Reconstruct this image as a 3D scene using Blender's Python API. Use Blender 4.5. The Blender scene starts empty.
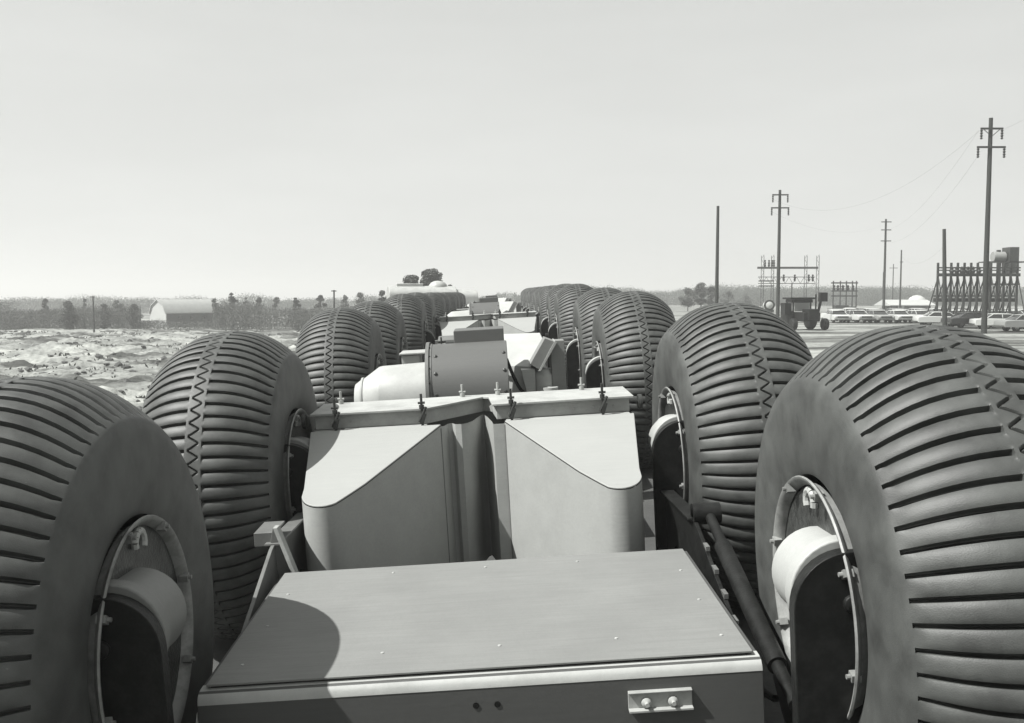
import bpy, math, random
import numpy as np
from mathutils import Vector, Matrix, noise
R = math.radians
rnd = random.Random(7)
sc = bpy.context.scene
col = sc.collection

# ------------------------------------------------------------------ materials
def pmat(name, v, rough=.6, var=.15, scale=3.0, bump=0.0, bscale=40.0, metal=0.0, tint=(.975, 1.0, .965),
         dirt=None, dirt_scale=1.3, dirt_amt=.5, streak=0.0, spec=.4, coord='Object', chips=0.0, chip_v=.08, chip_scale=14):
    v *= .53; dirt = None if dirt is None else dirt*.53; chip_v *= .6
    m = bpy.data.materials.new(name); m.use_nodes = True
    nt = m.node_tree; N = nt.nodes; L = nt.links
    b = N['Principled BSDF']
    b.inputs['Roughness'].default_value = rough
    b.inputs['Metallic'].default_value = metal
    b.inputs['Specular IOR Level'].default_value = spec
    tc = N.new('ShaderNodeTexCoord')
    n1 = N.new('ShaderNodeTexNoise'); n1.inputs['Scale'].default_value = scale
    n1.inputs['Detail'].default_value = 8; n1.inputs['Roughness'].default_value = .62
    L.new(tc.outputs[coord], n1.inputs['Vector'])
    r1 = N.new('ShaderNodeValToRGB')
    c = lambda k: (v*k*tint[0], v*k*tint[1], v*k*tint[2], 1)
    r1.color_ramp.elements[0].position = .3; r1.color_ramp.elements[0].color = c(1-var)
    r1.color_ramp.elements[1].position = .7; r1.color_ramp.elements[1].color = c(1+var)
    L.new(n1.outputs['Fac'], r1.inputs['Fac'])
    out = r1.outputs['Color']
    if streak:
        mp = N.new('ShaderNodeMapping'); mp.inputs['Scale'].default_value = (1.2, 26, 26)
        L.new(tc.outputs[coord], mp.inputs['Vector'])
        n3 = N.new('ShaderNodeTexNoise'); n3.inputs['Scale'].default_value = 2.0; n3.inputs['Detail'].default_value = 5
        L.new(mp.outputs[0], n3.inputs['Vector'])
        mr = N.new('ShaderNodeMapRange'); mr.inputs['From Min'].default_value = .25; mr.inputs['From Max'].default_value = .75
        mr.inputs['To Min'].default_value = 1-streak; mr.inputs['To Max'].default_value = 1+streak
        L.new(n3.outputs['Fac'], mr.inputs['Value'])
        mx = N.new('ShaderNodeVectorMath'); mx.operation = 'SCALE'
        L.new(out, mx.inputs[0]); L.new(mr.outputs[0], mx.inputs['Scale'])
        out = mx.outputs[0]
    if dirt is not None:
        n2 = N.new('ShaderNodeTexNoise'); n2.inputs['Scale'].default_value = dirt_scale
        n2.inputs['Detail'].default_value = 10; n2.inputs['Roughness'].default_value = .7
        L.new(tc.outputs[coord], n2.inputs['Vector'])
        r2 = N.new('ShaderNodeValToRGB')
        r2.color_ramp.elements[0].position = .42; r2.color_ramp.elements[0].color = (0, 0, 0, 1)
        r2.color_ramp.elements[1].position = .68; r2.color_ramp.elements[1].color = (dirt_amt,)*3+(1,)
        L.new(n2.outputs['Fac'], r2.inputs['Fac'])
        mix = N.new('ShaderNodeMix'); mix.data_type = 'RGBA'
        L.new(r2.outputs['Color'], mix.inputs['Factor'])
        L.new(out, mix.inputs['A'])
        mix.inputs['B'].default_value = (dirt*tint[0], dirt*tint[1], dirt*tint[2], 1)
        out = mix.outputs['Result']
    if chips:
        mp2 = N.new('ShaderNodeMapping'); mp2.inputs['Scale'].default_value = (.6, 1.6, 1.6); mp2.inputs['Rotation'].default_value = (.3, .5, .4)
        L.new(tc.outputs[coord], mp2.inputs['Vector'])
        n4 = N.new('ShaderNodeTexNoise'); n4.inputs['Scale'].default_value = chip_scale; n4.inputs['Detail'].default_value = 12; n4.inputs['Roughness'].default_value = .78
        L.new(mp2.outputs[0], n4.inputs['Vector'])
        r4 = N.new('ShaderNodeValToRGB'); r4.color_ramp.elements[0].position = .655; r4.color_ramp.elements[0].color = (0, 0, 0, 1)
        r4.color_ramp.elements[1].position = .69; r4.color_ramp.elements[1].color = (chips,)*3+(1,)
        L.new(n4.outputs['Fac'], r4.inputs['Fac'])
        mi = N.new('ShaderNodeMix'); mi.data_type = 'RGBA'; L.new(r4.outputs['Color'], mi.inputs['Factor']); L.new(out, mi.inputs['A'])
        mi.inputs['B'].default_value = (chip_v*tint[0], chip_v*tint[1], chip_v*tint[2], 1); out = mi.outputs['Result']
    L.new(out, b.inputs['Base Color'])
    if bump:
        nb = N.new('ShaderNodeTexNoise'); nb.inputs['Scale'].default_value = bscale; nb.inputs['Detail'].default_value = 6
        L.new(tc.outputs[coord], nb.inputs['Vector'])
        bp = N.new('ShaderNodeBump'); bp.inputs['Strength'].default_value = bump; bp.inputs['Distance'].default_value = .02
        L.new(nb.outputs['Fac'], bp.inputs['Height']); L.new(bp.outputs[0], b.inputs['Normal'])
    return m

DK = (.95, 1.0, .95)
M = {}
M['rubber'] = pmat('dusty_rubber', .08, .55, .35, 5, .12, 160, dirt=.19, dirt_scale=2.6, dirt_amt=.45, tint=DK, spec=.45, chips=.5, chip_v=.4, chip_scale=7)
M['pale'] = pmat('pale_paint', .62, .5, .05, 2, .08, 25, dirt=.36, dirt_scale=2.2, dirt_amt=.5, chips=.6)
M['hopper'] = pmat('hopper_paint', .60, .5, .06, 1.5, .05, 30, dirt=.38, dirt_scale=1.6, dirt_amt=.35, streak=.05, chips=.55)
M['lid'] = pmat('lid_paint', .50, .55, .04, 1.5, .05, 30, dirt=.48, dirt_scale=1.4, dirt_amt=.35, streak=.04, chips=.5)
M['deck'] = pmat('deck_paint', .32, .6, .07, 1.8, .1, 30, dirt=.27, dirt_scale=1.4, dirt_amt=.4, streak=.09, chips=.6)
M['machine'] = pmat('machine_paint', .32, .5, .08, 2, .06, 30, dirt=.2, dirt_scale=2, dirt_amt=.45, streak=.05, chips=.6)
M['drum'] = pmat('drum_paint', .17, .5, .08, 2, .06, 30, dirt=.14, dirt_scale=2, dirt_amt=.5, streak=.06, chips=.5, chip_v=.3)
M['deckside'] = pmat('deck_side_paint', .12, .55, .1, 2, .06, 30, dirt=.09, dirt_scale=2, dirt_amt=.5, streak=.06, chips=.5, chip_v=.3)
M['rail'] = pmat('rail_paint', .64, .55, .08, 4, .08, 40, dirt=.25, dirt_scale=3, dirt_amt=.5, chips=.6)
M['rim'] = pmat('rim_paint', .42, .5, .12, 4, .1, 40, dirt=.1, dirt_scale=5, dirt_amt=.7, chips=.7)
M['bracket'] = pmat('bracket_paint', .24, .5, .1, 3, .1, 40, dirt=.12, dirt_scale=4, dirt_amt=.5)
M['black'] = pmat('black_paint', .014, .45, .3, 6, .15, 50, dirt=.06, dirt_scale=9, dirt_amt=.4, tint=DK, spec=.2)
M['steel'] = pmat('dark_steel', .09, .4, .3, 8, .15, 60, metal=.4, tint=DK)
M['grease'] = pmat('greasy_steel', .04, .35, .4, 9, .3, 50, dirt=.16, dirt_scale=14, dirt_amt=.6, tint=DK)
M['wood'] = pmat('weathered_pole_wood', .05, .85, .3, 6, .4, 30, tint=(.92, 1, .92))
M['arm'] = pmat('crossarm_wood', .06, .85, .3, 6, .3, 30)
M['glassy'] = pmat('insulator_porcelain', .3, .2, .1, 5)
M['bark'] = pmat('bark', .10, .9, .3, 8, .5, 20)
M['leaf'] = pmat('leaf', .075, .7, .4, .7, tint=(.9, 1, .88))
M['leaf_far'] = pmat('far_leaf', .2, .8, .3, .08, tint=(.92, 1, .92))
M['brush'] = pmat('dry_brush', .17, .9, .4, .12, tint=(.95, 1, .93))
M['white'] = pmat('white_boards', .78, .6, .04, 1, .1, 8)
M['roofing'] = pmat('pale_roofing', .7, .5, .08, 1, .1, 6)
M['darkwall'] = pmat('dark_siding', .14, .8, .15, 1.5, .2, 10)
M['glass'] = pmat('window_glass', .03, .08, .1, 2, spec=.8, tint=DK)
M['chrome'] = pmat('chrome', .6, .15, .05, 5, metal=1)
M['carw'] = pmat('white_car_paint', .78, .25, .04, 1)
M['carg'] = pmat('grey_car_paint', .4, .25, .05, 1)
M['card'] = pmat('dark_car_paint', .06, .25, .1, 1)
M['lamp'] = pmat('headlamp', .7, .15, .05, 3)
M['galv'] = pmat('galvanised', .12, .5, .15, 4, metal=.3)
M['tank'] = pmat('tank_paint', .4, .5, .1, 1)
M['clod'] = pmat('clod', .13, .95, .3, 1, .4, 10)
M['weed'] = pmat('weeds', .13, .9, .4, .5, tint=(.92, 1, .9))

# ------------------------------------------------------------------ mesh builder
class MB:
    def __init__(s): s.v = []; s.f = []
    def add(s, vs, fs):
        o = len(s.v); s.v += [tuple(v) for v in vs]; s.f += [tuple(i+o for i in f) for f in fs]; return s
    def box(s, c, d, rot=None):
        x, y, z = [a/2 for a in d]
        vs = [Vector((i*x, j*y, k*z)) for i in (-1, 1) for j in (-1, 1) for k in (-1, 1)]
        if rot is not None: vs = [rot @ v for v in vs]
        vs = [v+Vector(c) for v in vs]
        return s.add(vs, [(0, 1, 3, 2), (4, 6, 7, 5), (0, 4, 5, 1), (2, 3, 7, 6), (0, 2, 6, 4), (1, 5, 7, 3)])
    def tube(s, a, b, r0, r1=None, n=16, cap=True):
        a = Vector(a); b = Vector(b); r1 = r0 if r1 is None else r1
        d = (b-a).normalized(); u = d.orthogonal().normalized(); w = d.cross(u)
        vs = []
        for p, r in ((a, r0), (b, r1)):
            for i in range(n):
                t = 2*math.pi*i/n; vs.append(p+(u*math.cos(t)+w*math.sin(t))*r)
        fs = [(i, (i+1) % n, n+(i+1) % n, n+i) for i in range(n)]
        if cap: fs += [tuple(range(n))[::-1], tuple(range(n, 2*n))]
        return s.add(vs, fs)
    def lathe(s, c, axis, prof, n=32, closed=False):
        """prof: (along axis, radius)"""
        c = Vector(c); d = Vector(axis).normalized(); u = d.orthogonal().normalized(); w = d.cross(u)
        vs = [c+d*h+(u*math.cos(2*math.pi*i/n)+w*math.sin(2*math.pi*i/n))*r for h, r in prof for i in range(n)]
        fs = []
        k = len(prof)
        for j in range(k if closed else k-1):
            j2 = (j+1) % k
            for i in range(n):
                fs.append((j*n+i, j*n+(i+1) % n, j2*n+(i+1) % n, j2*n+i))
        if not closed:
            if prof[0][1] > 1e-4: fs.append(tuple(range(n))[::-1])
            if prof[-1][1] > 1e-4: fs.append(tuple(range((k-1)*n, k*n)))
        return s.add(vs, fs)
    def prism(s, poly, off):
        """poly: list of 3-D points (planar), extruded by off"""
        n = len(poly); off = Vector(off)
        vs = [Vector(p) for p in poly]+[Vector(p)+off for p in poly]
        fs = [tuple(range(n))[::-1], tuple(range(n, 2*n))]+[(i, (i+1) % n, n+(i+1) % n, n+i) for i in range(n)]
        return s.add(vs, fs)
    def shift(s, o):
        s.v = [(x+o[0], y+o[1], z+o[2]) for x, y, z in s.v]; return s
    def build(s, name, mat, parent=None, bevel=0, smooth=35):
        me = bpy.data.meshes.new(name); me.from_pydata(s.v, [], s.f); me.validate()
        import bmesh
        bm = bmesh.new(); bm.from_mesh(me); bmesh.ops.recalc_face_normals(bm, faces=bm.faces); bm.to_mesh(me); bm.free()
        if smooth:
            me.polygons.foreach_set('use_smooth', [True]*len(me.polygons)); me.set_sharp_from_angle(angle=R(smooth))
        me.materials.append(mat)
        o = bpy.data.objects.new(name, me); col.objects.link(o)
        if parent is not None: o.parent = parent
        if bevel:
            b = o.modifiers.new('bevel', 'BEVEL'); b.width = bevel; b.segments = 2; b.limit_method = 'ANGLE'; b.angle_limit = R(40)
            b.harden_normals = True
        return o

def tag(o, label=None, cat=None, group=None, kind=None):
    if label: o['label'] = label
    if cat: o['category'] = cat
    if group: o['group'] = group
    if kind: o['kind'] = kind
    return o
def empty(name, loc, rz=0):
    o = bpy.data.objects.new(name, None); col.objects.link(o); o.location = loc; o.rotation_euler = (0, 0, rz)
    o.empty_display_size = .3
    return o
KIDS = {}
def children(o): return [c for c in bpy.data.objects if c.parent == o]
def copy_tree(o, parent=None):
    c = o.copy(); col.objects.link(c); c.parent = parent
    for ch in children(o): copy_tree(ch, c)
    return c

# ------------------------------------------------------------------ camera and train frame
F = 950.0
PITCH = math.atan(63.5/F)
EYE = Vector((0, 0, 3.5))
cam_d = bpy.data.cameras.new('camera'); cam = bpy.data.objects.new('camera', cam_d); col.objects.link(cam)
cam.location = EYE; cam.rotation_euler = (R(90)-PITCH, 0, 0)
cam_d.sensor_width = 36; cam_d.lens = 36*F/1024; cam_d.clip_end = 6000; cam_d.clip_start = .05
sc.camera = cam
# the line of the train: heads slightly left and uphill, and stands on a cross slope
YAW = math.atan((494.5-512)/F); PT = math.atan((361.5-274.5)/F/math.sqrt(1+((494.5-512)/F)**2)); ROLL = R(3.37)
def Ry(r): c, s = math.cos(r), math.sin(r); return Matrix(((c, 0, -s), (0, 1, 0), (s, 0, c)))
def Rx(r): c, s = math.cos(r), math.sin(r); return Matrix(((1, 0, 0), (0, c, -s), (0, s, c)))
def Rz(r): c, s = math.cos(r), math.sin(r); return Matrix(((c, s, 0), (-s, c, 0), (0, 0, 1)))
MT = Rx(-PITCH) @ Rz(YAW) @ Rx(PT) @ Ry(ROLL)           # train axes -> world axes
XC = -.2; ZT = -.413; TR = 1.525; ZG = ZT-2*TR; HUBZ = ZT-TR
XL = -2.675; XR = 2.309
def drop(Y): return max(0, Y-30)*.018
def T2W(p): return EYE + MT @ Vector((p[0], p[1], p[2]-drop(p[1])))

# plane of the ground under the train (world)
_p0 = EYE + MT @ Vector((XC, 0, ZG)); _n = MT @ Vector((0, 0, 1))
def train_ground(x, y):
    z = _p0.z - (_n.x*(x-_p0.x)+_n.y*(y-_p0.y))/_n.z
    return z-drop(y)
def sst(a, b, x):
    t = min(1, max(0, (x-a)/(b-a))); return t*t*(3-2*t)
def nz(x, y, s, o=0): return noise.noise(Vector((x*s, y*s, o)))
def base_ground(x, y):
    z = -1.7+2.4*sst(-38, 26, x)
    z += -.3*sst(130, 400, y)*sst(10, -10, x)
    return z
def ground(x, y):
    xt = x-(XC-math.tan(-YAW)*y)
    w = sst(15, 4.5, abs(xt))*sst(110, 75, y)
    b = base_ground(x, y)
    # rough sand thrown up left of the train
    rough = sst(-6, -12, x)*sst(170, 135, y)
    if rough > 0:
        n = .5*nz(x, y*2.6, .10, 3)+.32*nz(x, y*2.2, .33, 9)+.2*nz(x, y*1.6, .9, 5)+.12*nz(x, y, 2.2, 7)
        rid = 1-abs(nz(x*.6, y*2.4, .14, 20))*2.2
        n += .8*max(0, rid-.55)
        n *= 1.15; b += rough*n*(1.05+.6*nz(x, y, .03, 1))
    else:
        b += .04*nz(x, y, .3, 2)
    return b*(1-w)+train_ground(x, y)*w

# ------------------------------------------------------------------ ground sheet
def axis_pts(lo, hi, fine_lo, fine_hi, step, grow=1.16):
    a = list(np.arange(fine_lo, fine_hi+1e-6, step))
    s = step; x = fine_hi
    while x < hi: s *= grow; x += s; a.append(x)
    s = step; x = fine_lo
    while x > lo: s *= grow; x -= s; a.insert(0, x)
    return a
gx = axis_pts(-2500, 2500, -75, 30, .38); gy = axis_pts(-400, 4500, -4, 95, .38, 1.05)
vs = [(x, y, ground(x, y)) for y in gy for x in gx]
nx = len(gx)
fs = [(j*nx+i, j*nx+i+1, (j+1)*nx+i+1, (j+1)*nx+i) for j in range(len(gy)-1) for i in range(nx-1)]
me = bpy.data.meshes.new('ground'); me.from_pydata(vs, [], fs)
me.polygons.foreach_set('use_smooth', [True]*len(me.polygons))
go = bpy.data.objects.new('ground', me); col.objects.link(go); go['kind'] = 'structure'
m = bpy.data.materials.new('sandy_ground'); m.use_nodes = True
nt = m.node_tree; N = nt.nodes; L = nt.links; b = N['Principled BSDF']; b.inputs['Roughness'].default_value = .95
b.inputs['Specular IOR Level'].default_value = .1
geo = N.new('ShaderNodeNewGeometry')
def nzn(scale, det, vec=None, rough=.6):
    n = N.new('ShaderNodeTexNoise'); n.inputs['Scale'].default_value = scale; n.inputs['Detail'].default_value = det
    n.inputs['Roughness'].default_value = rough; L.new(vec or geo.outputs['Position'], n.inputs['Vector']); return n
mp = N.new('ShaderNodeMapping'); mp.inputs['Scale'].default_value = (.2, 1, 1); L.new(geo.outputs['Position'], mp.inputs['Vector'])
n1 = nzn(.16, 10, mp.outputs[0], .68); n2 = nzn(2.2, 8)
r1 = N.new('ShaderNodeValToRGB'); e = r1.color_ramp.elements
e[0].position = .43; e[0].color = (.06, .062, .058, 1); e[1].position = .62; e[1].color = (.33, .34, .32, 1)
em = e.new(.5); em.color = (.2, .207, .196, 1)
L.new(n1.outputs['Fac'], r1.inputs['Fac'])
r2 = N.new('ShaderNodeMapRange'); r2.inputs['From Min'].default_value = .3; r2.inputs['From Max'].default_value = .7
r2.inputs['To Min'].default_value = .6; r2.inputs['To Max'].default_value = 1.28; L.new(n2.outputs['Fac'], r2.inputs['Value'])
mx = N.new('ShaderNodeVectorMath'); mx.operation = 'SCALE'; L.new(r1.outputs[0], mx.inputs[0]); L.new(r2.outputs[0], mx.inputs['Scale'])
L.new(mx.outputs[0], b.inputs['Base Color'])
nb = nzn(3.5, 10, None, .7); bp = N.new('ShaderNodeBump'); bp.inputs['Strength'].default_value = .8; bp.inputs['Distance'].default_value = .15
L.new(nb.outputs['Fac'], bp.inputs['Height']); L.new(bp.outputs[0], b.inputs['Normal'])
me.materials.append(m)

tv = []; tf = []  # dark sheet added under the train to deepen its shade and cut bounced light
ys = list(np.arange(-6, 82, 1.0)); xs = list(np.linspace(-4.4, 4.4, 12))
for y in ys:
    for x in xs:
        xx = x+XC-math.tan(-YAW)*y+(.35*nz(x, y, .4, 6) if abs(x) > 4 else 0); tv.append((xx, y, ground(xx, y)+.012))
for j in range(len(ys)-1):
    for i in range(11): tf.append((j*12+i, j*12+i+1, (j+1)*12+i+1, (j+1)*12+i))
tm = bpy.data.meshes.new('shade_sheet'); tm.from_pydata(tv, [], tf); tm.materials.append(pmat('shade_sheet_dark', .09, .95, .35, .8, .6, 8))
to = bpy.data.objects.new('shade_sheet', tm); col.objects.link(to); to['kind'] = 'structure'

# ------------------------------------------------------------------ tyre mesh (one mesh, shared by every wheel)
def tyre_mesh():
    P = 76; K = 24; NA = P*K
    # angular samples, clustered at groove edges (phase 0 and .5 of a pitch)
    base = np.array([-.115, -.07, -.035, 0, .035, .07, .115, .16, .205, .25, .295, .34, .385, .43, .465, .5, .535, .57, .615, .66, .705, .75, .795, .84])
    th = (np.arange(P)[:, None]+base[None, :]).ravel()          # in pitches
    crown = lambda u: TR-.26*abs(u/.585)**2.45
    us = [-.585, -.57, -.545, -.53, -.5, -.44, -.37, -.3, -.22, -.15, -.09, -.076, -.071, -.060, -.05, -.045, -.036, -.027, -.018, -.009]
    us = us+[0]+[-u for u in us[::-1]]
    prof = []
    side = [(.36, .735), (.50, .705), (.585, .712), (.60, .76), (.618, .9), (.622, 1.05), (.615, 1.17), (.606, 1.24)]
    for x, r in side: prof.append((-x, r, 0))
    for u in us: prof.append((u, crown(u), 1))
    for x, r in side[::-1]: prof.append((x, r, 0))
    def groove(u, t):
        def band(d, w): return np.clip((w-np.abs(d))/.045, 0, 1)
        if abs(u) > .575: return np.zeros_like(t)
        if u < -.072: d = (t+.5) % 1-.5; return band(d, .115)
        if u > .072: d = t % 1-.5; return band(d, .115)
        # zigzag joining left ends (phase 0) and right ends (phase .5)
        if abs(u) > .05: return np.zeros_like(t)
        q = (u+.046)/.092*.5
        ph = t % 1
        d1 = np.abs(ph-q); d1 = np.minimum(d1, 1-d1); d2 = np.abs(ph-(1-q)); d2 = np.minimum(d2, 1-d2)
        return .6*band(np.minimum(d1, d2), .072)*np.clip((.05-abs(u))/.004, 0, 1)
    V = []
    for (u, r, kd) in prof:
        a = th/P*2*np.pi
        rr = np.full(NA, r)
        if kd:
            g = groove(u, th)
            rib = .006*np.cos((th % 1)*2*np.pi*2)*0
            fade = 1 if abs(u) < .5 else .8
            rr = rr-.048*g*fade
            # each bar leans a little: one edge proud of the other
            ph = (th % 1) if u < 0 else ((th+.5) % 1)
            if .072 < abs(u) < .55: rr = rr+.012*(ph-.5)-.020*np.abs(2*ph-1)**2.4
        V.append(np.stack([np.full(NA, u), rr*np.cos(a), rr*np.sin(a)], 1))
    V = np.concatenate(V)
    K2 = len(prof)
    idx = np.arange(NA); nxt = (idx+1) % NA
    Fc = []
    for j in range(K2):
        j2 = (j+1) % K2
        Fc.append(np.stack([j*NA+idx, j*NA+nxt, j2*NA+nxt, j2*NA+idx], 1))
    Fc = np.concatenate(Fc)
    me = bpy.data.meshes.new('tyre'); me.from_pydata(V.tolist(), [], Fc.tolist())
    me.polygons.foreach_set('use_smooth', [True]*len(me.polygons)); me.set_sharp_from_angle(angle=R(38))
    me.materials.append(M['rubber'])
    return me
TYRE = tyre_mesh()

def make_wheel(car, off, X, Y, ang):
    s = 1 if X > XC else -1                      # outboard direction
    c = Vector((X, Y, HUBZ))-off
    w = MB()
    # rim: inboard and outboard flanges round an open barrel
    pr = [(.56, .660), (.600, .672), (.612, .692), (.630, .706), (.640, .700), (.638, .688), (.622, .672), (.60, .655), (.56, .645)]
    w.lathe((0, 0, 0), (-s, 0, 0), pr, 64, closed=True)
    ro = w.build('wheel', M['rim'], car, smooth=40); ro.location = c
    t = bpy.data.objects.new('tyre', TYRE); col.objects.link(t); t.parent = ro; t.rotation_euler = (ang, 0, 0)
    br = MB(); br.lathe((0, 0, 0), (-s, 0, 0), [(.58, .655), (.58, .635), (-.30, .60), (-.34, .30), (-.42, .28), (-.42, .0), (-.50, .0), (-.50, .30), (-.44, .62), (-.55, .64), (-.62, .70), (-.64, .71), (-.62, .69), (-.5, .66)], 56)
    br.build('rim_barrel', M['grease'], ro, smooth=35)
    # arched motor housing whose dark end faces along the train
    def arch(x, y, r, r0):
        pts = [(x-r, y, -.95), (x-r, y, r0)]
        for i in range(1, 20):
            a = math.pi*i/20; pts.append((x-r*math.cos(a), y, r0+r*math.sin(a)))
        return pts+[(x+r, y, r0), (x+r, y, -.95)]
    h = MB(); xh = -s*.60
    h.tube((xh, -.46, .20), (xh, -.36, .20), .285, n=36); h.tube((xh, -.37, .20), (xh, .0, .18), .25, .25, n=36)
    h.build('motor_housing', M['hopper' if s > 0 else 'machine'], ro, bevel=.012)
    cv = MB(); cv.prism(arch(xh, -.555, .295, .15), (0, .09, 0)); cv.lathe((xh, -.555, .18), (0, -1, 0), [(0, .05), (.02, .045), (.03, .02)], 12); cv.build('motor_cover', M['black'], ro, bevel=.006)
    sh = MB(); sh.tube((-s*.45, 0, 0), (s*.42, 0, 0), .22, n=28); sh.build('hub_shaft', M['steel'], ro, smooth=40)
    for k in range(8):
        a = 2*math.pi*k/8+.25
        lg = MB(); p = Vector((-s*.625, .662*math.cos(a), .662*math.sin(a)))
        lg.box(p, (.05, .05, .04), Matrix.Rotation(a, 3, 'X'))
        lg.tube(p, p+Vector((-s*.045, 0, 0)), .013, n=8)
        lg.build('rim_lug', M['rim'], ro)
    # curled hook and roller near the top of the rim
    hk = MB()
    prev = None
    for i in range(10):
        a = -.6+i*.45
        p = Vector((-s*(.60-.0*i), .05+.065*math.cos(a), .56+.065*math.sin(a)))
        if prev: hk.tube(prev, p, .022, n=8)
        prev = p
    hk.tube((-s*.5, .2, .46), (-s*.5, .32, -.1), .03, n=10)
    hk.lathe((-s*.52, .22, .5), (s, 0, 0), [(-.03, .05), (.03, .05)], 14)
    hk.build('hose_hook', M['pale'], ro)
    return ro

# ------------------------------------------------------------------ hopper car
def car_root(name, Yc):
    off = Vector((XC, Yc, ZG))
    e = empty(name, (0, 0, 0)); e['_y'] = Yc
    del e['_y']
    return e, off
def place_car(e, Yc):
    pit = 0 if Yc < 24 else (-.5*.018 if Yc < 31 else -.018)
    e.matrix_world = Matrix.Translation(T2W((XC, Yc, ZG))) @ MT.to_4x4() @ Matrix.Rotation(pit, 4, 'X')

def running_gear(car, off, Y1, Y2):
    P = lambda mb: mb.shift(-off)
    for Y in (Y1, Y2):
        for X in (XL, XR):
            make_wheel(car, off, X, Y, rnd.uniform(0, 6))
        ax = MB(); ax.box((XC, Y, -3.14), (3.3, .3, .2))
        P(ax).build('axle_beam', M['steel'], car, bevel=.02)
    ch = MB()
    for s in (-1, 1):
        ch.box((XC+s*.75, (Y1+Y2)/2-.1, -3.15), (.22, Y2-Y1+4.6, .2))
    for y in (Y1-1.6, Y1+.9, (Y1+Y2)/2, Y2-1, Y2+1.4):
        ch.box((XC, y, -3.15), (1.3, .18, .16))
    P(ch).build('chassis', M['steel'], car, bevel=.02)
    dr = MB(); y = Y2+2.2
    dr.prism([(XC-.86, y-.1, -2.86), (XC+.86, y-.1, -2.86), (XC+.12, y+2.4, -2.86), (XC-.12, y+2.4, -2.86)], (0, 0, -.14))
    dr.lathe((XC, y+2.42, -2.93), (0, 0, 1), [(-.16, .2), (.16, .2)], 24)
    P(dr).build('coupling', M['steel'], car, bevel=.015)

CX = -.3
def lid_outline(s, n=7):
    """plan points (x from the hopper centre, Y): outer back, outer front, round tip, inner back"""
    pts = [(1.60, 9.3), (1.53, 8.7), (1.475, 8.22)]
    c = (1.275, 8.12); 
    for i in range(1, 12):
        a = -math.pi*(.0+.76*i/12); pts.append((c[0]+.20*math.cos(a), c[1]+.215*math.sin(a)))
    pts += [(1.10, 8.02), (1.03, 8.115), (.94, 8.24), (.315, 9.3)]
    return [(CX+s*x, y) for x, y in pts]
def lz(y): return -1.88+(y-7.9)*.30

def clamp_mb(x, y, z, h=.2, front=True):
    m = MB()
    m.tube((x, y, z-.22 if front else z-.02), (x, y, z+h*.75), .013, n=8)
    m.tube((x-.035, y, z+h*.3), (x+.035, y, z+h*.3), .012, n=8)
    m.tube((x, y, z+.0), (x, y, z+.04), .026, n=10)
    if front:
        m.box((x+.012, y-.02, z-.10), (.035, .03, .11), Matrix.Rotation(.35, 3, 'Y'))
        m.prism([(x-.045, y-.03, z-.23), (x+.035, y-.03, z-.23), (x+.0, y-.03, z-.13)], (0, .03, 0))
        m.tube((x-.03, y-.02, z-.13), (x+.045, y-.02, z+.02), .014, n=8)
    return m

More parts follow.
